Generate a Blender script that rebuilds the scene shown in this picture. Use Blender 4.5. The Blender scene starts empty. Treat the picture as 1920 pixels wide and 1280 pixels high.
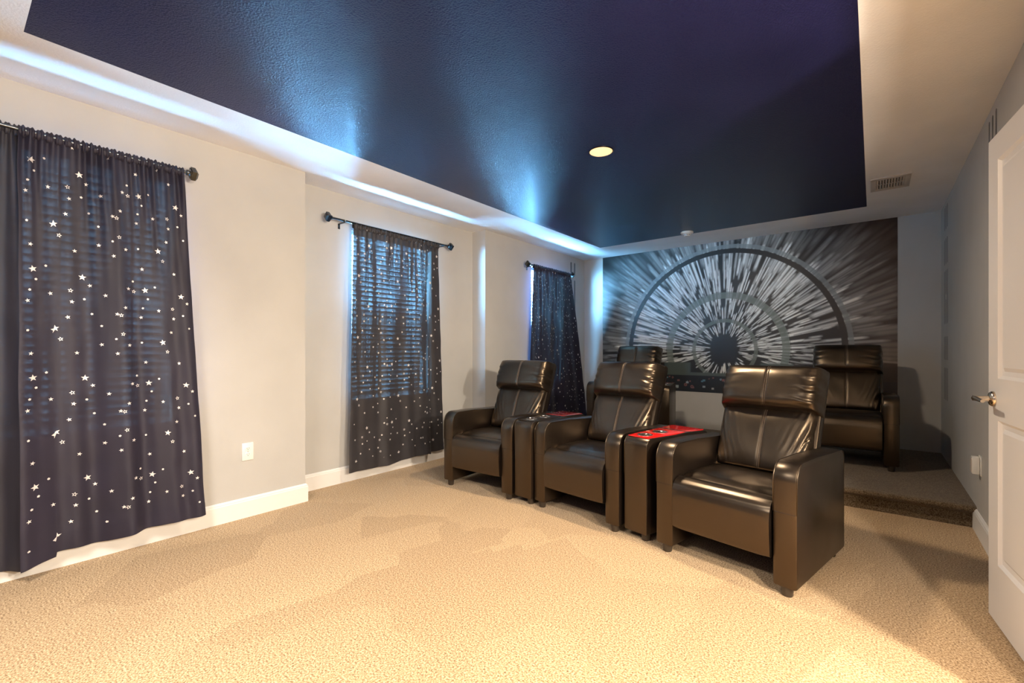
import bpy, bmesh, math, random
import numpy as np
from mathutils import Vector, Matrix, noise
random.seed(7)
PI = math.pi
C = bpy.context.scene.collection
sc = bpy.context.scene

# ------------------------------------------------------------------ camera, light, exposure
CAM_H = 1.114
HC = 2.424                      # ceiling height
YAW = math.atan(677/853)
cam = bpy.data.objects.new('camera', bpy.data.cameras.new('camera'))
C.objects.link(cam)
cam.location = (0, 0, CAM_H)
cam.rotation_euler = (PI/2, 0, YAW)
cam.data.sensor_width = 36
cam.data.lens = 36*853/1920
cam.data.shift_y = 16/1920
cam.data.clip_start = 0.02
sc.camera = cam

sc.view_settings.view_transform = 'Standard'
sc.view_settings.look = 'None'
sc.view_settings.gamma = 1
sc.view_settings.use_curve_mapping = False
sc.view_settings.exposure = -0.06
sc.cycles.use_denoising = True
sc.cycles.max_bounces = 8
sc.cycles.diffuse_bounces = 5
sc.cycles.transparent_max_bounces = 12
sc.cycles.sample_clamp_indirect = 4.0
sc.cycles.caustics_reflective = False
sc.cycles.caustics_refractive = False

w = bpy.data.worlds.new('world'); sc.world = w
w.use_nodes = True
w.node_tree.nodes['Background'].inputs[0].default_value = (0.45, 0.65, 0.9, 1)
w.node_tree.nodes['Background'].inputs[1].default_value = 1.0

def area(name, loc, rot, sx, sy, power, col, spread=180):
    l = bpy.data.lights.new(name, 'AREA'); l.shape = 'RECTANGLE'
    l.size = sx; l.size_y = sy; l.energy = power; l.color = col
    l.spread = math.radians(spread)
    o = bpy.data.objects.new(name, l); C.objects.link(o)
    o.location = loc; o.rotation_euler = rot
    return o
def ball(name, loc, r, power, col):
    l = bpy.data.lights.new(name, 'POINT'); l.energy = power; l.color = col; l.shadow_soft_size = r
    o = bpy.data.objects.new(name, l); C.objects.link(o); o.location = loc
    return o
WARM = (1.0, 0.86, 0.70)
SKY = (0.20, 0.58, 1.0)
WINS = [(-0.10, 0.88, -3.28), (2.20, 3.10, -3.50), (4.555, 5.34, -3.31)]
WZ0, WZ1 = 0.66, 2.135
WPOW = [850, 2000, 1300]
for (a, b, X), P in zip(WINS, WPOW):     # daylight entering each window, just inside its glass
    # bright sky above, darker ground and houses below
    zm = WZ0+(WZ1-WZ0)*.5; up = .5 if X == -3.28 else .84
    area('window_skylight', (X-0.115, (a+b)/2, (zm+WZ1)/2), (0, -PI/2, 0), WZ1-zm-.01, b-a-.02, P*up, SKY)
    area('window_groundlight', (X-0.115, (a+b)/2, (zm+WZ0)/2), (0, -PI/2, 0), zm-WZ0-.01, b-a-.02, P*(1-up), SKY)
# hall lights beyond the double doorway on the right
ball('hall_lamp', (0.86, 0.52, 1.75), 0.05, 210, WARM)
ball('hall_lamp', (1.25, 1.30, 1.55), 0.06, 370, WARM)
# fill light added above and behind the camera, standing for no known fixture
area('front_fill_light', (-1.4, -0.35, HC-.02), (0, 0, 0), 0.9, 0.3, 85, (1.0, 0.93, 0.86), 140)
area('centre_downlight', (-1.39, 2.72, HC-.018), (0, 0, 0), 0.15, 0.15, 46, (1.0, 0.82, 0.62))

# ------------------------------------------------------------------ helpers
def tag(o, label=None, cat=None, group=None, kind=None):
    if label: o['label'] = label
    if cat: o['category'] = cat
    if group: o['group'] = group
    if kind: o['kind'] = kind
    return o
def link(name, me, mat=None, parent=None, loc=None):
    o = bpy.data.objects.new(name, me); C.objects.link(o)
    if mat is not None and not me.materials: me.materials.append(mat)
    if parent: o.parent = parent
    if loc: o.location = loc
    return o
def empty(name, loc=(0,0,0), rz=0):
    o = bpy.data.objects.new(name, None); C.objects.link(o)
    o.location = loc; o.rotation_euler = (0, 0, rz); o.empty_display_size = .1
    return o
def mesh(name, verts, faces, smooth=None):
    me = bpy.data.meshes.new(name)
    me.from_pydata([tuple(v) for v in verts], [], faces)
    me.update()
    bm = bmesh.new(); bm.from_mesh(me)
    bmesh.ops.recalc_face_normals(bm, faces=bm.faces)
    bm.to_mesh(me); bm.free()
    if smooth is not None:
        me.polygons.foreach_set('use_smooth', [True]*len(me.polygons))
        me.set_sharp_from_angle(angle=math.radians(smooth))
    return me
class MB:
    def __init__(s): s.v = []; s.f = []
    def add(s, v, f):
        n = len(s.v); s.v += [tuple(p) for p in v]; s.f += [tuple(i+n for i in q) for q in f]; return s
    def box(s, x0, x1, y0, y1, z0, z1, M=None):
        v = [(x, y, z) for z in (z0, z1) for y in (y0, y1) for x in (x0, x1)]
        if M: v = [M @ Vector(p) for p in v]
        return s.add(v, [(0,2,3,1),(4,5,7,6),(0,1,5,4),(2,6,7,3),(0,4,6,2),(1,3,7,5)])
    def tube(s, pts, r, n=6, closed=False):
        pts = [Vector(p) for p in pts]; m = len(pts); vs = []; fs = []
        prev = None
        for i, p in enumerate(pts):
            if closed: d = pts[(i+1) % m]-pts[i-1]
            else: d = pts[min(i+1, m-1)]-pts[max(i-1, 0)]
            d.normalize()
            if prev is None:
                u = d.orthogonal().normalized()
            else:
                u = (prev-d*prev.dot(d)).normalized()
            prev = u; v2 = d.cross(u)
            rr = r[i] if isinstance(r, (list, tuple)) else r
            vs += [p+(u*math.cos(2*PI*k/n)+v2*math.sin(2*PI*k/n))*rr for k in range(n)]
        for i in range(m if closed else m-1):
            for k in range(n):
                a = i*n+k; b = i*n+(k+1) % n; c = ((i+1) % m)*n+(k+1) % n; d2 = ((i+1) % m)*n+k
                fs.append((a, b, c, d2))
        if not closed: fs += [tuple(range(n))[::-1], tuple(range((m-1)*n, m*n))]
        return s.add(vs, fs)
    def lathe(s, prof, n=24, M=None):
        vs = []; fs = []; m = len(prof)
        for (r, z) in prof:
            vs += [Vector((r*math.cos(2*PI*k/n), r*math.sin(2*PI*k/n), z)) for k in range(n)]
        for i in range(m-1):
            for k in range(n):
                fs.append((i*n+k, i*n+(k+1) % n, (i+1)*n+(k+1) % n, (i+1)*n+k))
        fs += [tuple(range(n))[::-1], tuple(range((m-1)*n, m*n))]
        if M: vs = [M @ p for p in vs]
        return s.add(vs, fs)
    def grid(s, fn, nu, nv):
        vs = [fn(i/nu, j/nv) for j in range(nv+1) for i in range(nu+1)]
        fs = [(j*(nu+1)+i, j*(nu+1)+i+1, (j+1)*(nu+1)+i+1, (j+1)*(nu+1)+i) for j in range(nv) for i in range(nu)]
        return s.add(vs, fs)
    def build(s, name, mat, parent=None, smooth=None, loc=None, bevel=None):
        me = mesh(name, s.v, s.f, smooth)
        if bevel:
            bm = bmesh.new(); bm.from_mesh(me)
            es = [e for e in bm.edges if len(e.link_faces) == 2 and e.calc_face_angle(0) > .5]
            bmesh.ops.bevel(bm, geom=es, offset=bevel, segments=2, profile=.5, affect='EDGES')
            bm.to_mesh(me); bm.free()
            me.polygons.foreach_set('use_smooth', [True]*len(me.polygons))
            me.set_sharp_from_angle(angle=math.radians(40))
        return link(name, me, mat, parent, loc)

# ------------------------------------------------------------------ materials
def nt(name):
    m = bpy.data.materials.new(name); m.use_nodes = True
    n = m.node_tree.nodes; l = m.node_tree.links
    return m, n, l, n['Principled BSDF']
def N(n, t, **kw):
    o = n.new(t)
    for k, v in kw.items():
        if k in o.inputs.keys(): o.inputs[k].default_value = v
        else: setattr(o, k, v)
    return o
def ramp(n, stops):
    r = n.new('ShaderNodeValToRGB'); e = r.color_ramp.elements
    e[0].position, e[0].color = stops[0][0], (*stops[0][1], 1)
    e[1].position, e[1].color = stops[-1][0], (*stops[-1][1], 1)
    for p, c in stops[1:-1]:
        x = e.new(p); x.color = (*c, 1)
    return r
def paint(name, col, rough=.6, bump=0, scale=120, spec=.5, var=.04, stretch=None):
    m, n, l, b = nt(name)
    tc = N(n, 'ShaderNodeTexCoord')
    nz = N(n, 'ShaderNodeTexNoise', Scale=3.0, Detail=3.0)
    l.new(tc.outputs['Object'], nz.inputs['Vector'])
    r = ramp(n, [(.3, tuple(c*(1-var) for c in col)), (.7, tuple(min(1, c*(1+var)) for c in col))])
    l.new(nz.outputs['Fac'], r.inputs[0]); l.new(r.outputs[0], b.inputs['Base Color'])
    b.inputs['Roughness'].default_value = rough
    b.inputs['Specular IOR Level'].default_value = spec
    if bump:
        n2 = N(n, 'ShaderNodeTexNoise', Scale=scale, Detail=4.0, Roughness=.55)
        if stretch:
            mp = N(n, 'ShaderNodeMapping'); mp.inputs['Scale'].default_value = stretch
            l.new(tc.outputs['Object'], mp.inputs[0]); l.new(mp.outputs[0], n2.inputs['Vector'])
        else: l.new(tc.outputs['Object'], n2.inputs['Vector'])
        bp = N(n, 'ShaderNodeBump', Strength=bump, Distance=.004)
        l.new(n2.outputs['Fac'], bp.inputs['Height']); l.new(bp.outputs[0], b.inputs['Normal'])
    return m
M_wall = paint('wall_paint', (.50, .49, .465), .62, .10, 160)
M_front = paint('dark_front_wall_paint', (.045, .05, .08), .6, .10, 160)
M_white = paint('white_trim_paint', (.82, .81, .78), .38, 0, var=.01)
M_door = paint('door_paint', (.80, .78, .76), .35, .05, 60, var=.02)
M_ceil = paint('ceiling_paint', (.85, .85, .85), .7, .35, 90)
M_plastic = paint('white_plastic', (.85, .84, .80), .3, 0, var=.01)
M_vent = paint('vent_paint', (.55, .50, .45), .5, 0)
M_dark = paint('black_void', (.01, .01, .01), .8, 0)
M_decal = paint('grey_vinyl', (.12, .12, .12), .5, 0)
M_slat = paint('blind_slat', (.75, .77, .80), .5, 0)
def metal(name, col, rough):
    m, n, l, b = nt(name)
    nz = N(n, 'ShaderNodeTexNoise', Scale=40.0)
    r = ramp(n, [(.3, tuple(c*.85 for c in col)), (.7, col)])
    l.new(nz.outputs['Fac'], r.inputs[0]); l.new(r.outputs[0], b.inputs['Base Color'])
    b.inputs['Metallic'].default_value = 1; b.inputs['Roughness'].default_value = rough
    return m
M_nickel = metal('brushed_nickel', (.72, .62, .50), .22)
M_steel = metal('steel', (.8, .78, .74), .18)
M_rod = metal('dark_rod', (.11, .12, .13), .22)
M_star = metal('silver_foil', (.92, .88, .86), .45)
M_star.node_tree.nodes['Principled BSDF'].inputs['Metallic'].default_value = .35

def make_blue():
    m, n, l, b = nt('dark_blue_ceiling_paint')
    tc = N(n, 'ShaderNodeTexCoord')
    b.inputs['Base Color'].default_value = (.008, .012, .07, 1)
    nz = N(n, 'ShaderNodeTexNoise', Scale=2.0, Detail=4.0)
    l.new(tc.outputs['Object'], nz.inputs['Vector'])
    r = ramp(n, [(.3, (.009, .008, .036)), (.7, (.013, .012, .050))])
    l.new(nz.outputs['Fac'], r.inputs[0]); l.new(r.outputs[0], b.inputs['Base Color'])
    b.inputs['Roughness'].default_value = .28
    b.inputs['Specular IOR Level'].default_value = .42; b.inputs['Specular Tint'].default_value = (.38, .70, 1, 1)
    n2 = N(n, 'ShaderNodeTexNoise', Scale=120.0, Detail=5.0, Roughness=.6)
    l.new(tc.outputs['Object'], n2.inputs['Vector'])
    rr = ramp(n, [(.42, (0, 0, 0)), (.62, (1, 1, 1))])
    l.new(n2.outputs['Fac'], rr.inputs[0])
    bp = N(n, 'ShaderNodeBump', Strength=.35, Distance=.003)
    l.new(rr.outputs[0], bp.inputs['Height']); l.new(bp.outputs[0], b.inputs['Normal'])
    return m
M_blue = make_blue()

def make_carpet(name='tan_carpet', k=1.0, tint=(1, 1, 1)):
    m, n, l, b = nt(name)
    tc = N(n, 'ShaderNodeTexCoord')
    sp = N(n, 'ShaderNodeTexNoise', Scale=150.0, Detail=4.0, Roughness=.65)
    l.new(tc.outputs['Object'], sp.inputs['Vector'])
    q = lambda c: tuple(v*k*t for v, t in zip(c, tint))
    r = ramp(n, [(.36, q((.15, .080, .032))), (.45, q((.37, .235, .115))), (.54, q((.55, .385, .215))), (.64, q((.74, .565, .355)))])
    l.new(sp.outputs['Fac'], r.inputs[0])
    # vacuum marks: pile laid in alternating wedges
    mp = N(n, 'ShaderNodeMapping'); mp.inputs['Rotation'].default_value = (0, 0, math.radians(25)); mp.inputs['Scale'].default_value = (1.7, 1.1, 1)
    nz = N(n, 'ShaderNodeTexNoise', Scale=1.2, Detail=2.0)
    l.new(tc.outputs['Object'], nz.inputs['Vector'])
    mix = N(n, 'ShaderNodeMixRGB'); mix.inputs[0].default_value = .03
    l.new(tc.outputs['Object'], mix.inputs[1]); l.new(nz.outputs['Color'], mix.inputs[2])
    l.new(mix.outputs[0], mp.inputs[0])
    vo = N(n, 'ShaderNodeTexVoronoi', Scale=1.3); vo.distance = 'CHEBYCHEV'
    l.new(mp.outputs[0], vo.inputs['Vector'])
    sep = N(n, 'ShaderNodeSeparateColor'); l.new(vo.outputs['Color'], sep.inputs[0])
    r2 = ramp(n, [(.0, (.88, .86, .84)), (1.0, (1.04, 1.04, 1.04))])
    l.new(sep.outputs[0], r2.inputs[0])
    mm = N(n, 'ShaderNodeMixRGB'); mm.blend_type = 'MULTIPLY'; mm.inputs[0].default_value = 1
    l.new(r.outputs[0], mm.inputs[1]); l.new(r2.outputs[0], mm.inputs[2])
    l.new(mm.outputs[0], b.inputs['Base Color'])
    b.inputs['Roughness'].default_value = .95
    b.inputs['Specular IOR Level'].default_value = .1
    b.inputs['Sheen Weight'].default_value = .15
    sp2 = N(n, 'ShaderNodeTexNoise', Scale=320.0, Detail=2.0); l.new(tc.outputs['Object'], sp2.inputs['Vector'])
    bp = N(n, 'ShaderNodeBump', Strength=.5, Distance=.004)
    l.new(sp2.outputs['Fac'], bp.inputs['Height']); l.new(bp.outputs[0], b.inputs['Normal'])
    return m
M_carpet = make_carpet()
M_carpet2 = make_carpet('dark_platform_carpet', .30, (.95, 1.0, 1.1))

def make_leather():
    m, n, l, b = nt('black_brown_leather')
    tc = N(n, 'ShaderNodeTexCoord')
    nz = N(n, 'ShaderNodeTexNoise', Scale=6.0, Detail=4.0)
    l.new(tc.outputs['Object'], nz.inputs['Vector'])
    r = ramp(n, [(.3, (.003, .002, .0018)), (.7, (.005, .0035, .003))])
    l.new(nz.outputs['Fac'], r.inputs[0]); l.new(r.outputs[0], b.inputs['Base Color'])
    r3 = ramp(n, [(.3, (.30, .30, .30)), (.7, (.35, .35, .35))])
    l.new(nz.outputs['Fac'], r3.inputs[0]); l.new(r3.outputs[0], b.inputs['Roughness'])
    b.inputs['Specular IOR Level'].default_value = .66
    b.inputs['IOR'].default_value = 1.68
    b.inputs['Specular Tint'].default_value = (1.0, .76, .52, 1)
    vo = N(n, 'ShaderNodeTexNoise', Scale=900.0, Detail=0.0)
    l.new(tc.outputs['Object'], vo.inputs['Vector'])
    bp = N(n, 'ShaderNodeBump', Strength=.05, Distance=.0004)
    l.new(vo.outputs['Fac'], bp.inputs['Height']); l.new(bp.outputs[0], b.inputs['Normal'])
    return m
M_leather = make_leather()
M_thread = paint('tan_thread', (.22, .155, .11), .55, 0)
M_leg = paint('dark_leg', (.04, .03, .022), .35, 0)
M_under = paint('black_lining', (.012, .011, .011), .9, 0)
def glossy(name, col, rough=.08, coat=.6):
    m, n, l, b = nt(name)
    nz = N(n, 'ShaderNodeTexNoise', Scale=8.0)
    r = ramp(n, [(.3, tuple(c*.9 for c in col)), (.7, col)])
    l.new(nz.outputs['Fac'], r.inputs[0]); l.new(r.outputs[0], b.inputs['Base Color'])
    b.inputs['Roughness'].default_value = rough; b.inputs['Coat Weight'].default_value = coat
    return m
M_red = glossy('red_acrylic', (.75, .012, .010))
M_maroon = glossy('maroon_acrylic', (.20, .015, .015))

def make_fabric(name, col, trans):
    m, n, l, b = nt(name)
    out = n['Material Output']
    tc = N(n, 'ShaderNodeTexCoord')
    nz = N(n, 'ShaderNodeTexNoise', Scale=5.0, Detail=3.0)
    l.new(tc.outputs['Object'], nz.inputs['Vector'])
    r = ramp(n, [(.3, tuple(c*.85 for c in col)), (.7, tuple(c*1.15 for c in col))])
    l.new(nz.outputs['Fac'], r.inputs[0])
    geo = N(n, 'ShaderNodeNewGeometry')
    mx = N(n, 'ShaderNodeMixRGB'); l.new(r.outputs[0], mx.inputs[1])
    mx.inputs[2].default_value = (*[c*1.6+.04 for c in col], 1)
    l.new(geo.outputs['Backfacing'], mx.inputs[0])
    l.new(r.outputs[0], b.inputs['Base Color'])
    b.inputs['Roughness'].default_value = .62
    b.inputs['Sheen Weight'].default_value = .10
    b.inputs['Sheen Roughness'].default_value = .4
    wv = N(n, 'ShaderNodeTexNoise', Scale=700.0, Detail=1.0)
    l.new(tc.outputs['Object'], wv.inputs['Vector'])
    bp = N(n, 'ShaderNodeBump', Strength=.08, Distance=.001)
    l.new(wv.outputs['Fac'], bp.inputs['Height']); l.new(bp.outputs[0], b.inputs['Normal'])
    # thin weave: some daylight shows straight through, more in thinner vertical bands
    mp = N(n, 'ShaderNodeMapping'); mp.inputs['Scale'].default_value = (9, 9, .5)
    l.new(tc.outputs['Object'], mp.inputs[0])
    n3 = N(n, 'ShaderNodeTexNoise', Scale=2.2, Detail=2.0); l.new(mp.outputs[0], n3.inputs['Vector'])
    r3 = ramp(n, [(.42, (trans*.12,)*3), (.66, (trans*2.2,)*3)])
    l.new(n3.outputs['Fac'], r3.inputs[0])
    tr = N(n, 'ShaderNodeBsdfTransparent')
    ms = N(n, 'ShaderNodeMixShader')
    l.new(r3.outputs[0], ms.inputs[0]); l.new(b.outputs[0], ms.inputs[1]); l.new(tr.outputs[0], ms.inputs[2])
    l.new(ms.outputs[0], out.inputs[0])
    return m
M_curt1 = make_fabric('navy_curtain_cloth', (.012, .009, .023), .0009)
M_curt2 = make_fabric('lit_navy_curtain_cloth', (.026, .023, .026), .0036)  # same cloth as the navy one, its different lighting put into the colour
M_velvet = make_fabric('plain_curtain_lining', (.016, .014, .022), .0004)

def make_glass():
    m, n, l, b = nt('window_glass')
    b.inputs['Base Color'].default_value = (.9, .95, 1, 1)
    b.inputs['Transmission Weight'].default_value = 1; b.inputs['Roughness'].default_value = 0
    b.inputs['IOR'].default_value = 1.45
    nz = N(n, 'ShaderNodeTexNoise', Scale=2.0); bp = N(n, 'ShaderNodeBump', Strength=.01)
    l.new(nz.outputs['Fac'], bp.inputs['Height']); l.new(bp.outputs[0], b.inputs['Normal'])
    return m
M_glass = make_glass()
def make_emit(name, col, s):
    m, n, l, b = nt(name)
    b.inputs['Base Color'].default_value = (.8, .7, .55, 1)
    g = N(n, 'ShaderNodeTexGradient'); g.gradient_type = 'SPHERICAL'
    b.inputs['Emission Color'].default_value = (*col, 1); b.inputs['Emission Strength'].default_value = s
    return m
M_lamp = make_emit('warm_lamp', (1.0, .60, .27), 1.05)

# ------------------------------------------------------------------ room shell
FY = -0.70                      # front wall, behind the camera
BY = 5.875                      # back wall
RX = 0.503
S = lambda o: tag(o, kind='structure')
XL = -4.0; XR = 2.4
S(MB().box(-3.7, XR, FY-.12, BY+.12, -.1, 0).build('floor', M_carpet))
# platform with rounded nose
prof = [(4.035, 0), (4.035, .085), (4.022, .098), (4.0, .104), (3.990, .112), (3.987, .124), (3.991, .135), (4.003, .141), (4.02, .1425), (BY, .1425), (BY, 0)]
pf = MB(); nP = len(prof)
pf.add([(x, y, z) for x in (-3.31, RX) for (y, z) in prof],
       [tuple(range(nP)), tuple(range(nP, 2*nP))]+[(i, (i+1) % nP, nP+(i+1) % nP, nP+i) for i in range(nP)])
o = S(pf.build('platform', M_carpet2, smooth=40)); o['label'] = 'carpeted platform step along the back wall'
# ceiling: white border with blue field inside
TX0, TX1, TY0, TY1 = -2.74, -.045, .217, 5.27
cb = MB()
cb.box(-3.7, TX0, FY-.12, BY+.12, HC, HC+.1); cb.box(TX1, RX+.1, FY-.12, BY+.12, HC, HC+.1)
cb.box(TX0, TX1, FY-.12, TY0, HC, HC+.1); cb.box(TX0, TX1, TY1, BY+.12, HC, HC+.1)
S(cb.build('ceiling', M_ceil))
o = S(MB().box(TX0, TX1, TY0, TY1, HC, HC+.1).build('ceiling_field', M_blue)); o['label'] = 'dark glossy navy painted ceiling field'

def wall_strip(b, X0, X1, Y0, Y1, holes):
    """wall slab between planes X0..X1 running Y0..Y1 with holes (y0,y1,z0,z1)"""
    y = Y0
    for (a, c, z0, z1) in sorted(holes):
        b.box(X0, X1, y, a, 0, HC)
        if z0 > 0: b.box(X0, X1, a, c, 0, z0)
        b.box(X0, X1, a, c, z1, HC); y = c
    b.box(X0, X1, y, Y1, 0, HC)
wl = MB()
wall_strip(wl, -3.43, -3.28, FY, 1.68, [(WINS[0][0], WINS[0][1], WZ0, WZ1)])
wl.box(-3.65, -3.43, 1.53, 1.68, 0, HC)
wall_strip(wl, -3.65, -3.50, 1.68, 3.70, [(WINS[1][0], WINS[1][1], WZ0, WZ1)])
wall_strip(wl, -3.46, -3.31, 3.70, BY, [(WINS[2][0], WINS[2][1], WZ0, WZ1)])
wl.box(-3.65, -3.46, 3.70, 3.85, 0, HC)
S(wl.build('wall_left', M_wall))
S(MB().box(-3.65, RX+.12, BY, BY+.12, 0, HC).build('wall_back', M_wall))
S(MB().box(-3.65, XR, FY-.12, FY, 0, HC).build('wall_front', M_front))
DY0, DY1, DZ = .28, 1.96, 2.05
wr = MB(); wall_strip(wr, RX, RX+.12, FY, BY, [(DY0, DY1, 0, DZ)])
S(wr.build('wall_right', M_wall))
# hall beyond the double doorway
S(MB().box(XR, XR+.1, FY, 3.0, 0, HC).build('wall_hall', M_wall))
S(MB().box(RX+.12, XR, 3.0, 3.1, 0, HC).build('wall_hall', M_wall))
S(MB().box(RX+.1, XR+.1, FY-.12, 3.1, HC, HC+.1).build('ceiling', M_ceil))

# baseboards
def bboard(name, path, side):
    """path in plan; profile grows to `side` (normal) of each run"""
    prof = [(0, 0), (.015, 0), (.015, .108), (.012, .114), (.012, .120), (.007, .126), (.004, .131), (0, .131)]
    b = MB(); np_ = len(prof)
    nrm = []
    for i in range(len(path)-1):
        d = Vector(path[i+1])-Vector(path[i]); d.normalize(); nrm.append(Vector((d.y, -d.x))*side)
    rows = []
    for i, p in enumerate(path):
        if i == 0: nn = nrm[0]
        elif i == len(path)-1: nn = nrm[-1]
        else: nn = nrm[i-1]+nrm[i]
        rows.append([(p[0]+nn.x*q[0], p[1]+nn.y*q[0], q[1]) for q in prof])
    vs = [v for r in rows for v in r]
    fs = [(i*np_+k, i*np_+k+1, (i+1)*np_+k+1, (i+1)*np_+k) for i in range(len(path)-1) for k in range(np_-1)]
    fs += [tuple(range(np_)), tuple(range((len(path)-1)*np_, len(path)*np_))]
    b.add(vs, fs)
    return S(b.build(name, M_white))
bboard('baseboard_left', [(-3.28, FY), (-3.28, 1.68), (-3.50, 1.68), (-3.50, 3.70), (-3.31, 3.70), (-3.31, 4.03)], 1)
bboard('baseboard_right', [(RX, 4.033), (RX, DY1+.07)], 1)
bboard('baseboard_front', [(RX, FY), (-3.28, FY)], 1)
# door casing
for y0, y1, z0, z1 in ((DY0-.07, DY0, 0, DZ+.07), (DY1, DY1+.06, 0, DZ+.07), (DY0, DY1, DZ, DZ+.07)):
    S(MB().box(RX-.015, RX, y0, y1, z0, z1).build('trim_doorway', M_white, bevel=.003))

# windows with frame, glass; blinds hang in the recess
for i, (a, b_, X) in enumerate(WINS):
    w_ = S(empty('window_%d' % (i+1), (X-.13, (a+b_)/2, WZ0)))
    hw = (b_-a)/2; H = WZ1-WZ0
    f = MB(); f.box(-.01, .008, -hw, -hw+.04, 0, H); f.box(-.01, .008, hw-.04, hw, 0, H)
    f.box(-.01, .008, -hw+.04, hw-.04, 0, .04); f.box(-.01, .008, -hw+.04, hw-.04, H-.04, H); f.box(-.01, .008, -hw+.04, hw-.04, H/2-.02, H/2+.02)
    f.build('window_frame', M_white, w_)
    MB().box(-.006, -.002, -hw+.04, hw-.04, .04, H-.04).build('window_pane', M_glass, w_)
    MB().box(.016, .128, -hw, hw, -.012, 0).build('window_sill', M_white, w_)
    where = ['first window from the left', 'middle window', 'far window near the mural'][i]
    bl = empty('window_blind', (X-.055, (a+b_)/2, WZ0))
    tag(bl, 'white slatted blind glimpsed through the curtain of the '+where, 'blind', 'blinds behind the star curtains')
    MB().box(-.03, .03, -hw+.006, hw-.006, H-.026, H-.002).build('head_rail', M_slat, bl)
    MB().box(-.026, .026, -hw+.01, hw-.01, .004, .024).build('bottom_rail', M_slat, bl)
    sm = mesh('slat', *(lambda q: (q.v, q.f))(MB().box(-.025, .025, -hw+.01, hw-.01, -.0013, .0013)))
    sm.materials.append(M_slat)
    z = .055
    while z < H-.04:
        s_ = link('slat', sm, None, bl, (0, 0, z)); s_.rotation_euler = (0, math.radians(-28), 0); z += .043
    for yy in (-hw*.6, 0, hw*.6):
        MB().box(-.0015, .0015, yy-.004, yy+.004, .01, H-.04).build('ladder_cord', M_slat, bl, loc=(.027, 0, 0))

# ------------------------------------------------------------------ door (open against the right wall)
def door():
    th = math.atan(.106)
    t = S(empty('door_1', (.381+.106*.79+.0, 2.747-.79, 0), th))
    # local: x into the wall (+), y from hinge (0) to free edge (W)
    W, H, T = .795, 1.985, .036
    zs = [0.01, .249, .831, .999, 1.88, H]
    st = .105
    b = MB()
    # stiles and rails around two recessed panels
    b.box(0, T, 0, st, zs[0], H); b.box(0, T, W-st, W, zs[0], H)
    b.box(0, T, st, W-st, zs[0], zs[1]); b.box(0, T, st, W-st, zs[2], zs[3]); b.box(0, T, st, W-st, zs[4], H)
    b.build('door_frame', M_door, t)
    for z0, z1 in ((zs[1], zs[2]), (zs[3], zs[4])):
        p = MB()
        # loops: opening edge -> recess -> raised field
        loops = [(0, 0.0), (.012, .010), (.030, .012), (.045, .004), (.05, .004)]
        vs = []
        for (ins, dep) in loops:
            vs += [(dep, st+ins, z0+ins), (dep, W-st-ins, z0+ins), (dep, W-st-ins, z1-ins), (dep, st+ins, z1-ins)]
        fs = []
        for k in range(len(loops)-1):
            for j in range(4):
                fs.append((k*4+j, k*4+(j+1) % 4, (k+1)*4+(j+1) % 4, (k+1)*4+j))
        k = len(loops)-1; fs.append((k*4, k*4+1, k*4+2, k*4+3))
        p.add(vs, fs)
        p.box(T-.012, T-.002, st, W-st, z0, z1)
        p.build('door_panel', M_door, t)
    h = MB()
    Mx = Matrix.Translation((0, W-.06, .914)) @ Matrix.Rotation(-PI/2, 4, 'Y')
    h.lathe([(.031, 0), (.031, .006), (.026, .012), (.012, .016), (.010, .05), (.011, .062)], 24, Mx)
    h.tube([(-.055, W-.06, .914), (-.060, W-.075, .915), (-.061, W-.11, .915), (-.058, W-.165, .911)], [.011, .0105, .009, .007], 10)
    h.build('door_handle', M_nickel, t, smooth=50)
    l_ = MB(); l_.box(.006, T-.006, W, W+.002, .885, .943); l_.box(.012, T-.012, W, W+.010, .905, .922)
    l_.build('latch_plate', M_nickel, t)
    for z in (.2, 1.0, 1.78):
        MB().lathe([(.006, -.045), (.006, .045)], 10, Matrix.Translation((-.002, -.004, z))).build('hinge', M_nickel, t, smooth=50)
door()

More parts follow.
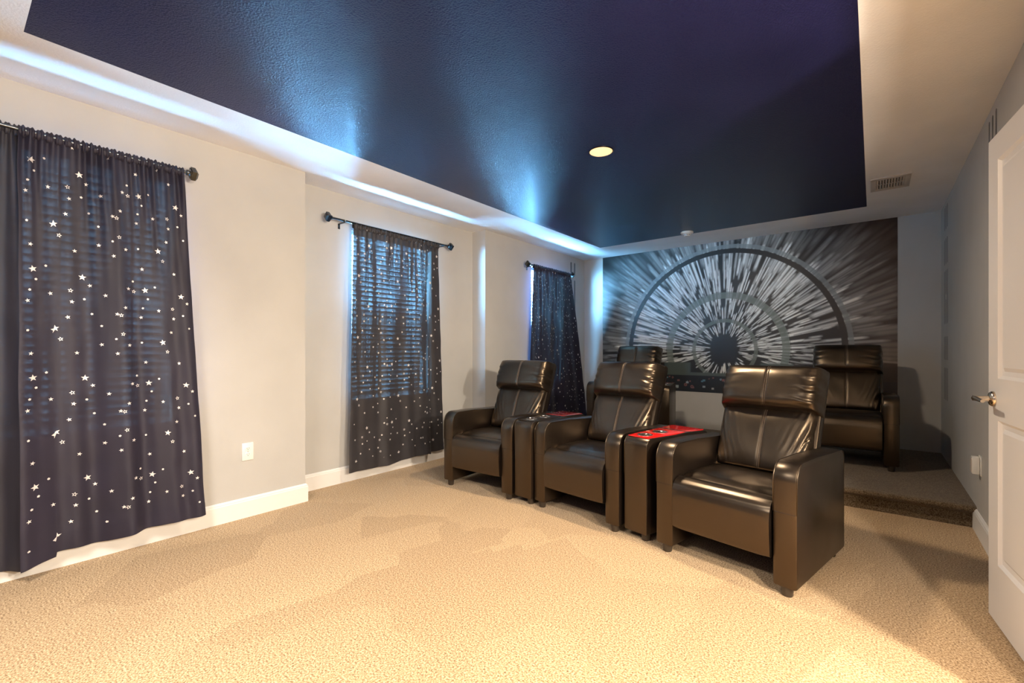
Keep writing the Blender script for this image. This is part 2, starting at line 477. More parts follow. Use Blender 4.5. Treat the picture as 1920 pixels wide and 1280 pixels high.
# ------------------------------------------------------------------ curtains
def starpts(r, inner=.42, rot=0, n=5):
    return [(math.cos(rot+PI/2+k*PI/n)*(r if k % 2 == 0 else r*inner), math.sin(rot+PI/2+k*PI/n)*(r if k % 2 == 0 else r*inner)) for k in range(2*n)]
def curtain(name, label, mat, X, yt, yb, zt, zb, folds, seed, nstars, amp=.03, notch=None, nu=220, nv=90, stars=True):
    """P(u,v): u across (0..1 in +Y), v down. folds = list of (freq, amp, phase)."""
    rnd = random.Random(seed)
    gath = [(rnd.uniform(26, 44), rnd.uniform(.3, 1), rnd.uniform(0, 6.28)) for _ in range(4)]
    def P(u, v):
        ez = v**.9
        y = (yt[0]+(yt[1]-yt[0])*u)*(1-ez)+(yb[0]+(yb[1]-yb[0])*u)*ez
        zz = zt*(1-v)+v*(zb(u) if callable(zb) else zb)
        x = X
        g = sum(a*math.sin(f*PI*u+p) for f, a, p in gath)
        x += .0055*g*math.exp(-v*9)
        sf = sum(a*math.sin(2*PI*f*u+p+.5*math.sin(v*2.2+p)) for f, a, p in folds)
        x += amp*sf*(1-math.exp(-v*5))*(.55+.55*v)
        x += .004*noise.noise(Vector((u*9, v*14, seed)))
        y += .008*math.sin(2*PI*folds[0][0]*u*1.0+folds[0][2]+1.4)*(1-math.exp(-v*5))
        y += .006*noise.noise(Vector((u*2, v*6, seed+3)))
        if notch and u > notch[0]:
            k = min(1, (u-notch[0])/.03); k = k*k*(3-2*k)
            x -= notch[1]*k*(.25+.75*v)
        if v < .02: x += 0
        return Vector((x, y, zz))
    root = empty(name, (X, (yt[0]+yt[1])/2, 0))
    tag(root, label, 'curtain', 'star print curtains')
    off = Vector(root.location)
    b = MB(); b.grid(lambda u, v: P(u, v)-off, nu, nv)
    cl = b.build('cloth', mat, root, smooth=180)
    # ruffled pocket header above the rod
    hd = MB()
    def Hd(u, v):
        p = P(u, 0); a = 2*PI*v
        rr = .020+.006*math.sin(u*nu*.9+seed)*math.sin(u*61)+.004*noise.noise(Vector((u*40, v*3, seed)))
        return Vector((X-.004+math.cos(a)*rr*.75, p.y, p.z-.014+math.sin(a)*rr*1.25))-off
    hd.grid(Hd, nu, 12); hd.build('rod_pocket', mat, root, smooth=180)
    # hem
    hm = MB(); hm.grid(lambda u, v: P(u, .962+.036*v)-off+Vector((.003, 0, 0)), nu, 3); hm.build('hem', mat, root, smooth=60)
    if stars:
        sb = MB(); pts = []
        W = max(abs(yb[1]-yb[0]), .3); Hh = zt-.1
        def put(u, v, r, kind):
            e = .004
            rot = rnd.uniform(-.3, .3)
            def q(dx, dz, lift=.0016):
                uu = min(max(u+dx/W, 0), 1); vv = min(max(v-dz/Hh, .0), .995)
                p = P(uu, vv); a_ = P(min(uu+e, 1), vv)-P(max(uu-e, 0), vv); c_ = P(uu, min(vv+e, 1))-P(uu, max(vv-e, 0))
                nn = a_.cross(c_); nn.normalize()
                if nn.x < 0: nn = -nn
                return p+nn*lift-off
            if kind == 'solid':
                s_ = starpts(r, .42, rot); vs = [q(0, 0)]+[q(*p) for p in s_]
                sb.add(vs, [(0, 1+k, 1+(k+1) % 10) for k in range(10)])
            elif kind == 'open':
                s1 = starpts(r, .45, rot); s2 = starpts(r*.55, .45, rot)
                vs = [q(*p) for p in s1]+[q(*p) for p in s2]
                sb.add(vs, [(k, (k+1) % 10, 10+(k+1) % 10, 10+k) for k in range(10)])
            else:
                s1 = starpts(r, .72, rot); vs = [q(0, 0)]+[q(*p) for p in s1]
                sb.add(vs, [(0, 1+k, 1+(k+1) % 10) for k in range(10)])
        # fixed print repeat, as on the cloth
        tile = []
        tr = random.Random(11)
        while len(tile) < 31:
            c = (tr.random()*.46, tr.random()*.52)
            if all((c[0]-d[0])**2+(c[1]-d[1])**2 > .044**2 for d in tile):
                kd = tr.choices(['solid', 'open', 'dot', 'big'], [.42, .18, .26, .14])[0]
                tile.append((c[0], c[1], kd))
        yy = -.46+rnd.random()*.46
        while yy < W:
            z = -.52+rnd.random()*.3
            while z < Hh:
                for (cx, cz, kd) in tile:
                    u = (yy+cx)/W; v = (z+cz)/Hh
                    if .015 < u < .985 and .012 < v < .985:
                        if kd == 'big': put(u, v, .017, 'solid')
                        elif kd == 'solid': put(u, v, .0105, 'solid')
                        elif kd == 'open': put(u, v, .0115, 'open')
                        else: put(u, v, .0065, 'dot')
                z += .52
            yy += .46
        so = sb.build('star_print', M_star, root); so['kind'] = 'stuff'; so['label'] = 'silver foil stars printed on the cloth'
    return root
def zb1(u):
    return .118-.032*(1-u)**1.3+.012*math.sin(u*11)*(1-u)-(.022 if u < .17 else 0)
curtain('curtain', 'navy star curtain with a faint blue window glow, right panel of the nearest window', M_curt1, -3.185, (.235, .898), (.245, 1.012), 2.176, zb1,
        [(1.15, .5, 2.6), (2.3, .42, .5), (4.1, .30, 1.0), (7.3, .10, 2)], 3, 190, amp=.040)
curtain('curtain', 'plain-looking dark curtain panel cut by the left edge of the photo', M_velvet, -3.20, (-.34, .245), (-.36, .24), 2.176, lambda u: .055+.01*math.sin(u*9),
        [(3, .7, 0), (5.2, .5, 1.0), (8, .25, 2)], 5, 120, amp=.03, stars=False)
def zb2(u): return .092-.010*math.sin(u*5.5)+(-.006 if u > .78 else .0)+.004*math.sin(u*13)
curtain('curtain', 'single navy star curtain, its lit tone painted greyer, glowing at its top over the middle window', M_curt2, -3.415, (2.162, 3.12), (2.105, 3.235), 2.172, zb2,
        [(1.3, .35, 1.1), (3.1, .35, .2), (5.3, .30, 2.0), (9, .12, .4)], 9, 200, amp=.020, notch=(.80, .05))
curtain('curtain', 'narrow black star curtain over the far window, behind the first front recliner', M_curt1, -3.225, (4.486, 5.33), (4.30, 5.74), 2.146, lambda u: .19-.01*u,
        [(1.2, .5, .6), (2.9, .45, 1.7), (5.1, .3, .3)], 13, 120, amp=.028)

def rod(label, X, wallX, y0, y1, z, brk):
    r = empty('curtain_rod', (X, (y0+y1)/2, z)); tag(r, label, 'curtain rod', 'curtain rods on the window wall')
    L = (y1-y0)/2
    MB().tube([(0, -L+.03, 0), (0, L-.03, 0)], .009, 14).build('pole', M_rod, r, smooth=50)
    for s in (-1, 1):
        f = MB()
        My = Matrix.Translation((0, s*(L-.035), 0)) @ Matrix.Rotation(-s*PI/2, 4, 'X')
        f.lathe([(.010, 0), (.017, .002), (.017, .010), (.011, .013), (.011, .02)], 16, My)
        R = Matrix.Translation((0, s*L, 0)) @ Matrix.Rotation(PI/4, 4, 'Y')
        q = .023
        f.box(-q, q, -.004, .004, -q, q, Matrix.Translation((0, s*(L-.014), 0)) @ Matrix.Rotation(PI/4, 4, 'Y'))
        # faceted block: square prism tapering to the end
        vs = []
        for (yy, hh) in ((-.012, .028), (.012, .028), (.024, .015)):
            vs += [R @ Vector((a*hh, s*yy, c*hh)) for a, c in ((-1, -1), (1, -1), (1, 1), (-1, 1))]
        f.add(vs, [(0, 1, 2, 3), (8, 9, 10, 11)]+[(k*4+j, k*4+(j+1) % 4, (k+1)*4+(j+1) % 4, (k+1)*4+j) for k in range(2) for j in range(4)])
        f.build('finial', M_rod, r, smooth=20)
    for by in brk:
        b = MB(); yy = by-(y0+y1)/2; dx = wallX-X
        b.box(dx, dx+.004, yy-.009, yy+.009, -.055, -.012)
        b.box(dx, .004, yy-.005, yy+.005, -.018, -.010)
        b.tube([(.0, yy, -.013), (.012, yy, -.008), (.0135, yy, .004)], .004, 6); b.tube([(.0, yy, -.013), (-.012, yy, -.008), (-.0135, yy, .004)], .004, 6)
        b.build('bracket', M_rod, r, smooth=40)
rod('dark rod with square finial above the nearest curtains', -3.185, -3.28, -.42, .945, 2.166, [-.36, .25, .885])
rod('dark rod with square finials over the middle curtain', -3.415, -3.50, 1.935, 3.285, 2.180, [2.08, 3.18])
rod('dark rod with square finials over the far curtain', -3.225, -3.31, 4.365, 5.40, 2.142, [4.46, 5.36])

# ------------------------------------------------------------------ mural on the back wall (generic burst of light streaks)
def mural():
    x0, x1, z0, z1 = -3.012, .189, .592, HC-.001
    nx, nz = 700, 400
    xs = np.linspace(x0, x1, nx+1); zs = np.linspace(z0, z1, nz+1)
    Xg, Zg = np.meshgrid(xs, zs)
    cx, cz = -1.407, 1.12
    img = np.zeros(Xg.shape+(3,))
    r = np.hypot(Xg-cx, Zg-cz); th = np.arctan2(Zg-cz, Xg-cx)
    base = np.array([.020, .020, .020])
    img[:] = base
    rs = np.random.RandomState(4)
    streak = np.zeros(r.shape)
    # many radial dashes, length grows with the distance from the middle
    for i in range(2300):
        a = rs.uniform(-PI, PI); rr = rs.uniform(.06, 1.0)**.8*1.9
        if a < -.35 and a > -PI+.35 and rr > .35: continue
        L = (.02+.13*rr*rs.uniform(.4, 1.6)); wdt = (.0035+.0075*rr*rs.uniform(.3, 1.2))
        blur = .5+1.6*max(0, rr-.9)
        br = rs.uniform(.5, 1.3)*(1.0 if rr < 1.2 else max(.08, .7-.75*(rr-.9)))
        px, pz = cx+math.cos(a)*rr, cz+math.sin(a)*rr
        m = L+.06
        i0, i1 = np.searchsorted(xs, [px-m, px+m]); j0, j1 = np.searchsorted(zs, [pz-m, pz+m])
        if i1 <= i0 or j1 <= j0: continue
        sx = Xg[j0:j1, i0:i1]-px; sz = Zg[j0:j1, i0:i1]-pz
        al = sx*math.cos(a)+sz*math.sin(a); ac = -sx*math.sin(a)+sz*math.cos(a)
        ww = wdt*(1+blur*.6)
        val = br*np.clip(1.25-np.abs(ac)/ww, 0, 1)*np.clip((L-np.abs(al))/(.015+.05*blur*rr), 0, 1)
        streak[j0:j1, i0:i1] = np.maximum(streak[j0:j1, i0:i1], val)
    img += streak[..., None]*np.array([.80, .85, .85])
    # plain soft rings of the tunnel of light
    def ring(ra, rb, col, a=.85, ang=None):
        e = .004
        mk = np.clip((r-ra)/e, 0, 1)*np.clip((rb-r)/e, 0, 1)
        if ang is not None:
            mk = mk*np.any([(th > q0) & (th < q1) for q0, q1 in ang], axis=0)
        img[:] = img*(1-mk[..., None]*a)+np.array(col)*(mk[..., None]*a)
    ring(.325, .37, (.16, .19, .17)); ring(.37, .376, (.01, .01, .01))
    ring(.61, .69, (.17, .21, .19)); ring(.69, .698, (.01, .01, .01))
    ring(1.15, 1.21, (.022, .021, .020), 1)
    ring(1.21, 1.26, (.26, .31, .32), .8)
    # lower edge: dark band with a row of plain lit squares and dials
    lo = np.clip((.97-Zg)/.02, 0, 1)
    keep = np.clip((.40-np.abs(Xg-cx))/.02, 0, 1)*np.clip((Zg-.83)/.01, 0, 1)
    m_ = lo*(1-keep)
    band = np.where((np.abs(Xg-cx) < .72)[..., None], np.array([.085, .11, .10]), np.array([.035, .030, .026]))
    img[:] = img*(1-m_[..., None])+band*m_[..., None]
    m2 = np.clip((.80-Zg)/.006, 0, 1); img[:] = img*(1-m2[..., None])+np.array([.020, .024, .030])*m2[..., None]
    for i in range(46):
        px = rs.uniform(cx-.78, cx+.78); pz = rs.uniform(.63, .78); s_ = rs.uniform(.006, .020)
        col = [(.30, .36, .38), (.10, .22, .28), (.22, .10, .09), (.38, .40, .38)][rs.randint(4)]
        if rs.rand() < .5: mk = (np.abs(Xg-px) < s_) & (np.abs(Zg-pz) < s_*.8)
        else:
            d_ = np.hypot(Xg-px, Zg-pz); mk = (d_ < s_) & (d_ > s_*.4)
        img[mk] = col
    top = np.clip((Zg-2.30)/.12, 0, 1)*np.clip(np.abs(Xg-cx)-.6, 0, 1)
    img *= (1-.8*np.clip(top, 0, 1))[..., None]
    side = np.clip((np.abs(Xg-cx)-1.25)/.4, 0, 1)*np.clip((Zg-1.9)/.3, 0, 1)
    img *= (1-.8*side)[..., None]
    # warm brown print on the right, cool on the left
    tnt = np.clip((Xg-(-.75))/.9, 0, 1)[..., None]
    img = img*(1-tnt)+(img*np.array([1.0, .84, .72])+np.array([.034, .009, .0]))*tnt
    vs = np.stack([Xg.ravel(), np.full(Xg.size, BY-.003), Zg.ravel()], 1)
    me = bpy.data.meshes.new('mural')
    idx = np.arange((nx+1)*(nz+1)).reshape(nz+1, nx+1)
    q = np.stack([idx[:-1, :-1], idx[:-1, 1:], idx[1:, 1:], idx[1:, :-1]], -1).reshape(-1, 4)
    # border ring so that the print has thickness
    base_n = len(vs)
    vs = np.vstack([vs, [[x0, BY-.0005, z0], [x1, BY-.0005, z0], [x1, BY-.0005, z1], [x0, BY-.0005, z1]]])
    c = [idx[0, 0], idx[0, -1], idx[-1, -1], idx[-1, 0]]
    ex = [(c[k], base_n+k, base_n+(k+1) % 4, c[(k+1) % 4]) for k in range(4)]
    me.vertices.add(len(vs)); me.vertices.foreach_set('co', vs.ravel())
    faces = np.vstack([q, np.array(ex)])
    me.loops.add(faces.size); me.loops.foreach_set('vertex_index', faces.ravel())
    me.polygons.add(len(faces)); me.polygons.foreach_set('loop_start', np.arange(0, faces.size, 4))
    me.update(calc_edges=True)
    at = me.color_attributes.new('print', 'FLOAT_COLOR', 'POINT')
    cols = np.ones((len(vs), 4)); cols[:base_n, :3] = img.reshape(-1, 3); cols[base_n:, :3] = .02
    at.data.foreach_set('color', cols.ravel())
    m, n, l, b = nt('mural_print')
    A = N(n, 'ShaderNodeVertexColor'); A.layer_name = 'print'
    l.new(A.outputs[0], b.inputs['Base Color'])
    b.inputs['Roughness'].default_value = .36; b.inputs['Specular IOR Level'].default_value = .5
    nz_ = N(n, 'ShaderNodeTexNoise', Scale=150.0, Detail=3.0); tc = N(n, 'ShaderNodeTexCoord')
    l.new(tc.outputs['Object'], nz_.inputs['Vector'])
    bp = N(n, 'ShaderNodeBump', Strength=.25, Distance=.002)
    l.new(nz_.outputs['Fac'], bp.inputs['Height']); l.new(bp.outputs[0], b.inputs['Normal'])
    me.materials.append(m)
    o = bpy.data.objects.new('wall_mural', me); C.objects.link(o)
    tag(o, 'large dark wall mural of white light streaks bursting from the centre', 'mural')
mural()

# ------------------------------------------------------------------ recliners
def offs(prof, d):
    """inset closed profile (y,z) by d"""
    n = len(prof); out = []
    for i in range(n):
        p0, p, p1 = Vector(prof[i-1]), Vector(prof[i]), Vector(prof[(i+1) % n])
        a = (p-p0).normalized(); c = (p1-p).normalized()
        na = Vector((-a.y, a.x)); nc = Vector((-c.y, c.x)); nn = (na+nc)
        if nn.length < 1e-6: nn = na
        nn.normalize(); k = max(.5, nn.dot(na))
        out.append(p+nn*(d/k))
    return out
def arc(cy, cz, r, a0, a1, n):
    return [(cy+r*math.cos(math.radians(a0+(a1-a0)*i/n)), cz+r*math.sin(math.radians(a0+(a1-a0)*i/n))) for i in range(n+1)]
def arm_profile(y0=-.34, y1=.36, z0=.046, zt=.603, zr=.582, rf=.085, rr=.05):
    # counter-clockwise in (y,z)
    p = [(y0+.004, z0), (y1-.004, z0), (y1, z0+.01)]
    p += arc(y1-rr, zr-rr, rr, 0, 90, 7)
    p += [(y1-.2, zr+.006), (y0+.28, zt-.002)]
    p += arc(y0+rf, zt-rf, rf, 90, 180, 9)
    p += [(y0, .38), (y0, z0+.01)]
    return p
def slab(prof, xa, xb, r=.010, bulge=.004):
    """padded slab between xa(y) and xb(y)"""
    b = MB(); n = len(prof)
    fa = xa if callable(xa) else (lambda y: xa); fb = xb if callable(xb) else (lambda y: xb)
    stp = [(0, r), (r*.3, r*.35), (r, 0)]
    rows = []
    for dx, ins in stp: rows.append([(fa(q[0])+dx, q[0], q[1]) for q in offs(prof, ins)])
    for dx, ins in stp[::-1]: rows.append([(fb(q[0])-dx, q[0], q[1]) for q in offs(prof, ins)])
    vs = [v for rw in rows for v in rw]
    fs = [(i*n+k, i*n+(k+1) % n, (i+1)*n+(k+1) % n, (i+1)*n+k) for i in range(len(rows)-1) for k in range(n)]
    fs += [tuple(range(n)), tuple(range((len(rows)-1)*n, len(rows)*n))]
    return b.add(vs, fs)
TB = math.atan2(.24, .58)
B0 = Vector((.165, .40))
def bk(s, t, x):
    """back frame: s up along the back, t out of its front"""
    return Vector((x, B0.x+s*math.sin(TB)-t*math.cos(TB), B0.y+s*math.cos(TB)+t*math.sin(TB)))
def pad(fn_front, hw, s0, s1, thick, puff, seed, wr=1.0, nu=72, nv=44, wa=.006, diag=0.0):
    """puffed cushion on the back plane, ruched at both ends"""
    b = MB()
    def F(u, v):
        x = (u*2-1)*hw; s = s0+(s1-s0)*v
        ex = 1-abs(u*2-1)**7; ey = max(0, 1-abs(v*2-1)**4.5)
        t = thick+puff*(ey**.55)*(ex**.5)-.5*thick*(1-ey**.6)*0
        t = thick*min(1, (ey*3)**.5)*min(1, (ex*2.5)**.5)+puff*(ey**.6)*(ex**.55)
        d = (1-abs(u*2-1))*hw
        w1 = math.exp(-(d/.060)**1.3)
        ph = (s*wr*95+diag*d*170+noise.noise(Vector((d*10, s*8, seed)))*2.5)
        t += wa*w1*(1.0 if u > .5 else .5)*(.35+.9*max(0, noise.noise(Vector((s*11, seed, u*3)))+.35))*(math.sin(ph)+.5*math.sin(ph*1.7+1))*min(1, ey*3)
        t += .0035*noise.noise(Vector((x*9, s*9, seed)))
        # centre seam dip
        t -= .005*math.exp(-(x/.006)**2)
        xx = x*(1-.012*w1*math.sin(ph*.5))
        return bk(s, t, xx)
    b.grid(F, nu, nv)
    # back side
    b.grid(lambda u, v: bk(s0+(s1-s0)*v, -.004, (u*2-1)*hw*.985), 4, 4)
    # close the rim
    return b, F
def recliner(name, label, loc, rz, group):
    root = empty(name, loc, rz); tag(root, label, 'recliner', group)
    L = M_leather
    pr = arm_profile()
    for s in (-1, 1):
        a = slab(pr, *( (.25, .352) if s > 0 else (-.352, -.25)))
        arm = a.build('arm', L, root, smooth=35)
        pp = MB()
        for xx in (s*.252, s*.350):
            path = offs(pr, .003)[2:-1]
            pp.tube([(xx, q[0], q[1]) for q in path], .0028, 5)
        pp.build('piping', L, arm, smooth=180)
        sm = MB(); x0, x1 = (.258, .345) if s > 0 else (-.345, -.258)
        sm.box(x0, x1, -.3412, -.339, .3785, .3800)
        sm.build('seam', M_under, arm)
    # footrest board: front face rounding over to the seat
    fb = MB()
    HW = .243
    path = [(-.300, .165), (-.335, .157), (-.352, .162), (-.358, .18), (-.362, .24), (-.364, .30), (-.364, .345), (-.359, .370), (-.352, .390), (-.339, .406), (-.320, .419), (-.298, .427), (-.278, .428), (-.264, .421), (-.256, .406)]
    def FR(u, v):
        k = v*(len(path)-1); i = min(int(k), len(path)-2); q = k-i
        y = path[i][0]*(1-q)+path[i+1][0]*q; z = path[i][1]*(1-q)+path[i+1][1]*q
        d = (1-abs(u*2-1))*HW; w1 = math.exp(-(d/.022)**1.2)
        cy, cz = -.27, .29
        ph = v*60+noise.noise(Vector((d*20, v*8, 2)))*2
        sh = .10*w1*(.9+.25*math.sin(ph))
        return Vector(((u*2-1)*HW, y+(cy-y)*sh*.5, z+(cz-z)*sh*.22))
    fb.grid(FR, 56, 52)
    fb.grid(lambda u, v: Vector(((u*2-1)*HW, -.345+.02*v, .165+.22*v)) if False else Vector(((u*2-1)*HW*.99, -.30, .165+.23*v)), 2, 2)
    for s in (-1, 1):
        vs = [FR(0 if s < 0 else 1, v/13) for v in range(14)]+[Vector((s*HW, -.28, .29))]
        fb.add(vs, [(k, k+1, 14) for k in range(13)])
    fb.build('footrest', L, root, smooth=60)
    # seat cushion
    st = MB()
    def SE(u, v):
        x = (u*2-1)*.247; y = -.268+(.20+.268)*v
        ex = 1-abs(u*2-1)**6; ev = min(1, (v*7)**.6)
        z = .400+.022*ev+.024*ex**.6*math.sin(PI*min(1, v*.9+.12))
        z += .003*noise.noise(Vector((x*10, y*10, 5)))
        # slack creases running back from the front corners
        z += .0035*math.sin(28*(v+.5*abs(x)))*math.exp(-((abs(x)-.2)/.07)**2)*math.exp(-(v/.4)**2)
        return Vector((x, y, z))
    st.grid(SE, 48, 36)
    st.box(-.247, .247, -.26, .20, .28, .40)
    st.build('seat', L, root, smooth=60)
    # base pan under the seat
    MB().box(-.25, .25, -.20, .33, .13, .285).build('base', M_under, root)
    # back cushion and head rest
    lb, F1 = pad(None, .252, .015, .40, .030, .040, 1.3, wr=.62, wa=.0075, diag=1.0)
    bc = lb.build('back_cushion', L, root, smooth=70)
    hb, F2 = pad(None, .268, .372, .645, .062, .072, 4.1, wr=1.3, wa=.0085)
    hr = hb.build('headrest', L, root, smooth=70)
    for F, par, va, vb in ((F1, bc, .02, .93), (F2, hr, .07, .93)):
        sm = MB()
        for dx in (-.0045, .0045):
            sm.tube([F(.5+dx/.5, va+(vb-va)*k/30)+Vector((0, -.0012, .0006)) for k in range(31)], .0008, 4)
        sm.build('stitching', M_thread, par, smooth=180)
    # upholstered back shell
    bs = MB()
    prof = [(.0, .02), (.632, .012), (.645, 0), (.645, -.042), (.632, -.052), (.0, -.05)]
    rows = []
    for x, ins in ((-.264, .008), (-.261, .002), (-.256, 0), (.256, 0), (.261, .002), (.264, .008)):
        rows.append([bk(s, t-(ins if t > -.03 else -ins), x) for s, t in prof])
    n = len(prof); vs = [v for rw in rows for v in rw]
    fs = [(i*n+k, i*n+(k+1) % n, (i+1)*n+(k+1) % n, (i+1)*n+k) for i in range(5) for k in range(n)]+[tuple(range(n)), tuple(range(5*n, 6*n))]
    bs.add(vs, fs)
    bs.build('back_shell', L, root, smooth=35)
    MB().box(-.25, .25, .33, .355, .06, .48).build('rear_panel', L, root, bevel=.006)
    lg = mesh('leg', *(lambda q: (q.v, q.f))(MB().lathe([(.021, 0), (.023, .003), (.027, .048)], 14)), smooth=50)
    lg.materials.append(M_leg)
    for x in (-.301, .301):
        for y in (-.305, .318): link('leg', lg, None, root, (x, y, 0))
    return root
def copytree(o, parent=None):
    c = o.copy(); C.objects.link(c); c.parent = parent
    for ch in list(o.children): copytree(ch, c)
    return c
G1 = 'recliners of the front row'; G2 = 'recliners on the rear platform'
specs = [('dark leather recliner in the front row, nearest the curtains', (-2.45, 2.955, 0), 2, G1),
         ('dark leather recliner in the middle of the front row between two consoles', (-1.505, 2.935, 0), -7.6, G1),
         ('dark leather recliner at the right end of the front row, largest in view', (-.539, 2.757, 0), -11.5, G1),
         ('dark leather recliner on the platform, mostly hidden behind the middle front recliner', (-2.27, 5.04, .1425), 0, G2),
         ('dark leather recliner on the platform at the right end of the mural', (-.192, 5.045, .1425), 1, G2)]
first = None
for lb, loc, rz, g in specs:
    if first is None:
        first = recliner('recliner', lb, loc, math.radians(rz), g)
    else:
        c = copytree(first); c.location = loc; c.rotation_euler = (0, 0, math.radians(rz)); c['label'] = lb; c['group'] = g

# ------------------------------------------------------------------ wedge consoles with cup holders
def console(label, fl, fr, bl, br, traymat, z=0.0, cups=(.10, .255), front=.03):
    """plan corners front-left, front-right, back-left, back-right (world)"""
    cxm = (fl[0]+fr[0]+bl[0]+br[0])/4; cym = (fl[1]+fr[1]+bl[1]+br[1])/4
    fm = Vector(((fl[0]+fr[0])/2, (fl[1]+fr[1])/2)); bm_ = Vector(((bl[0]+br[0])/2, (bl[1]+br[1])/2))
    d = (bm_-fm); L = d.length; ang = math.atan2(d.y, d.x)-PI/2
    mid = (fm+bm_)/2
    root = empty('console', (mid.x, mid.y, z), ang); tag(root, label, 'console', 'wedge consoles between recliners')
    wf = (Vector(fr)-Vector(fl)).length; wb = (Vector(br)-Vector(bl)).length
    hw = lambda y: (wf+(wb-wf)*min(1, max(0, (y+L/2)/L)))/2
    pr = arm_profile(-L/2, L/2, .046, .600, .598, .05, .04)
    body = slab(pr, lambda y: -hw(y), lambda y: hw(y), r=.008).build('body', M_leather, root, smooth=35)
    pp = MB()
    for s in (-1, 1): pp.tube([(s*(hw(q[0])-.002), q[0], q[1]) for q in offs(pr, .003)[2:-1]], .0026, 5)
    pp.build('piping', M_leather, body, smooth=180)
    # tray top
    y0 = -L/2+front; y1 = L/2-.03; m = .012
    def tray(y0, y1, mat, nm):
        t = MB()
        pts = [(-hw(y0)+m, y0), (hw(y0)-m, y0), (hw(y1)-m, y1), (-hw(y1)+m, y1)]
        vs = [(p[0], p[1], .598) for p in pts]+[(p[0], p[1], .6035) for p in pts]
        t.add(vs, [(0, 1, 2, 3), (4, 5, 6, 7)]+[(k, (k+1) % 4, 4+(k+1) % 4, 4+k) for k in range(4)])
        return t.build(nm, mat, root, bevel=.0015)
    if traymat is M_maroon: tray(y0+.35, y1, traymat, 'tray'); tray(y0, y0+.345, M_leather, 'cup_panel')
    else: tray(y0, y1, traymat, 'tray')
    for c in cups:
        yy = -L/2+c
        MB().lathe([(.046, .0036), (.046, .0066), (.043, .0082), (.039, .0082), (.037, .0045), (.036, .0042)], 28, Matrix.Translation((0, yy, .6))).build('cup_holder', M_steel, root, smooth=50)
        MB().lathe([(.0355, .0044), (.0355, .0048)], 24, Matrix.Translation((0, yy, .6))).build('cup_well', M_nickel, root)
    for x, y in ((.04, -L/2+.05), (-.04, L/2-.06), (.04, L/2-.06)):
        MB().lathe([(.021, 0), (.023, .003), (.027, .05)], 14, Matrix.Translation((x, y, 0))).build('leg', M_leg, root, smooth=50)
console('console with dark red tray and two cup holders, left of the middle front recliner', (-2.072, 2.632), (-1.912, 2.632), (-2.065, 3.27), (-1.825, 3.27), M_maroon)
console('console with bright red tray, right of the middle front recliner', (-1.172, 2.565), (-1.020, 2.520), (-1.085, 3.14), (-.835, 3.110), M_red)
console('dark console on the platform beside the left rear recliner', (-1.80, 4.66), (-1.64, 4.66), (-1.895, 5.28), (-1.785, 5.28), M_maroon, z=.1425)

# ------------------------------------------------------------------ ceiling fittings
dl = empty('downlight', (-1.407, 2.718, HC)); tag(dl, 'round recessed lamp glowing warm in the navy ceiling', 'ceiling light')
MB().lathe([(.083, 0), (.083, -.002), (.076, -.004), (.074, -.001), (.074, 0)], 40).build('trim_ring', M_rod, dl, smooth=40)
MB().lathe([(.0735, -.0005), (.0735, -.0022)], 40).build('diffuser', M_lamp, dl)
sd = empty('smoke_detector', (-1.62, 5.17, HC)); tag(sd, 'white smoke detector on the ceiling above the mural', 'smoke detector')
MB().lathe([(.066, 0), (.068, -.006), (.064, -.016), (.045, -.024), (.036, -.025), (.034, -.040), (.028, -.046), (.001, -.047)], 36).build('body', M_plastic, sd, smooth=40)
sl = MB()
for k in range(10):
    R = Matrix.Rotation(2*PI*k/10, 4, 'Z'); sl.box(.0335, .0352, -.006, .006, -.037, -.029, R)
sl.build('slots', M_dark, sd)
MB().lathe([(.002, 0), (.002, -.002)], 8, Matrix.Translation((.045, -.012, -.0235))).build('indicator', M_red, sd)

vt = empty('ceiling_vent', (.104, 4.62, HC)); tag(vt, 'beige ceiling air vent with dark slots beside the navy field', 'vent')
hx, hy = .12, .17
fr = MB(); fr.box(-hx, hx, -hy, -hy+.045, -.010, 0); fr.box(-hx, hx, hy-.045, hy, -.010, 0); fr.box(-hx, -hx+.035, -hy+.045, hy-.045, -.010, 0); fr.box(hx-.035, hx, -hy+.045, hy-.045, -.010, 0)
fr.build('frame', M_vent, vt, bevel=.002)
MB().box(-hx+.03, hx-.03, -hy+.04, hy-.04, -.0015, -.0005).build('duct', M_dark, vt)
slm = mesh('slat', *(lambda q: (q.v, q.f))(MB().box(-.0075, .0075, -hy+.045, hy-.045, -.0008, .0008))); slm.materials.append(M_vent)
for k in range(10):
    s_ = link('slat', slm, None, vt, (-hx+.043+k*.0172, 0, -.007)); s_.rotation_euler = (0, math.radians(38), 0)
MB().box(-hx+.035, hx-.035, -.005, .005, -.0095, -.004).build('cross_bar', M_vent, vt)

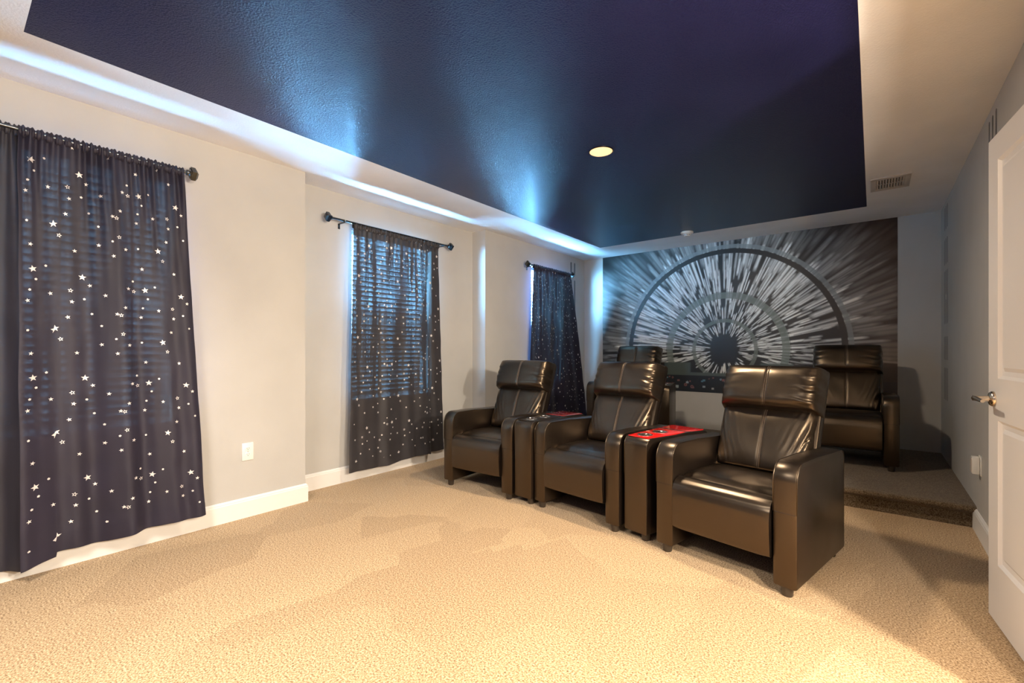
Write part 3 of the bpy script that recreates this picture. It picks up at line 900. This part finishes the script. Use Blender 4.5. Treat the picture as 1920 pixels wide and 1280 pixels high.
# ------------------------------------------------------------------ outlets
def outlet(label, loc, rz, plugs):
    r = empty('wall_outlet', loc, rz); tag(r, label, 'outlet')
    # local: x out of the wall, y across, z up
    MB().box(0, .006, -.036, .036, -.058, .058).build('cover_plate', M_plastic, r, bevel=.002)
    for z in (-.0195, .0195):
        s = MB().box(.006, .0075, -.017, .017, z-.014, z+.014).build('socket', M_plastic, r, bevel=.0006)
        h = MB()
        for y in (-.0065, .0065): h.box(.0072, .0078, y-.001, y+.001, z-.001, z+.007)
        h.box(.0072, .0078, -.002, .002, z-.009, z-.005)
        h.build('slots', M_dark, s)
    MB().lathe([(.0028, 0), (.0028, .0012)], 10, Matrix.Translation((.006, 0, 0)) @ Matrix.Rotation(PI/2, 4, 'Y')).build('screw', M_steel, r)
    if plugs:
        p = MB().box(.0078, .040, -.026, .026, -.050, .052); p.build('plug_in_adapter', M_plastic, r, bevel=.004)
        q = MB().box(.040, .043, -.020, .020, -.040, .042); q.build('adapter_face', M_vent, r)
outlet('white duplex outlet on the plain wall beside the nearest curtain', (-3.28, 1.285, .436), 0, False)
outlet('white outlet with a plugged-in adapter on the right wall behind the door', (RX, 3.86, .425), PI, True)

# ------------------------------------------------------------------ grey stripe decals
def stripes(label, X, bars, side):
    r = empty('wall_decal', (X, bars[0][0], (bars[0][1]+bars[0][2])/2)); tag(r, label, 'decal', 'grey vertical stripe decals')
    for (y, z0, z1, w_) in bars:
        pts = [(y+q[0], q[1]) for q in [(w_/2*math.cos(a), z1-w_/2+w_/2*math.sin(a)) for a in [PI*k/8 for k in range(9)]]+[(w_/2*math.cos(a), z0+w_/2+w_/2*math.sin(a)) for a in [PI+PI*k/8 for k in range(9)]]]
        n = len(pts); ox, oy, oz = r.location
        a, c = (X+side*.0004, X+side*.0012)
        vs = [(a-ox, p[0]-oy, p[1]-oz) for p in pts]+[(c-ox, p[0]-oy, p[1]-oz) for p in pts]
        MB().add(vs, [tuple(range(n)), tuple(range(n, 2*n))]+[(k, (k+1) % n, n+(k+1) % n, n+k) for k in range(n)]).build('stripe', M_decal, r)
zz = [(2.178, 2.384), (1.869, 2.098), (1.344, 1.817), (1.025, 1.236), (.673, .959)]
bars = [(y, a, c, .026) for y in (5.415, 5.51, 5.605) for a, c in zz]
bars = [(y, (1.60 if (abs(y-5.51) < .01 and a == 1.344) else a), c, w_) for (y, a, c, w_) in bars]+[(5.51, 1.344, 1.56, .026)]
stripes('three columns of thin grey stripes on the right wall by the back corner', RX, bars, -1)
stripes('grey stripes high on the right wall above the open door', RX, [(y, 1.60, 2.372, .03) for y in (3.425, 3.515, 3.605)], -1)
stripes('two columns of grey stripes beside the far curtain', -3.31, [(y, a, c, .038) for y in (5.50, 5.595) for a, c in ((2.19, 2.345), (1.63, 2.10), (1.10, 1.57))], 1)
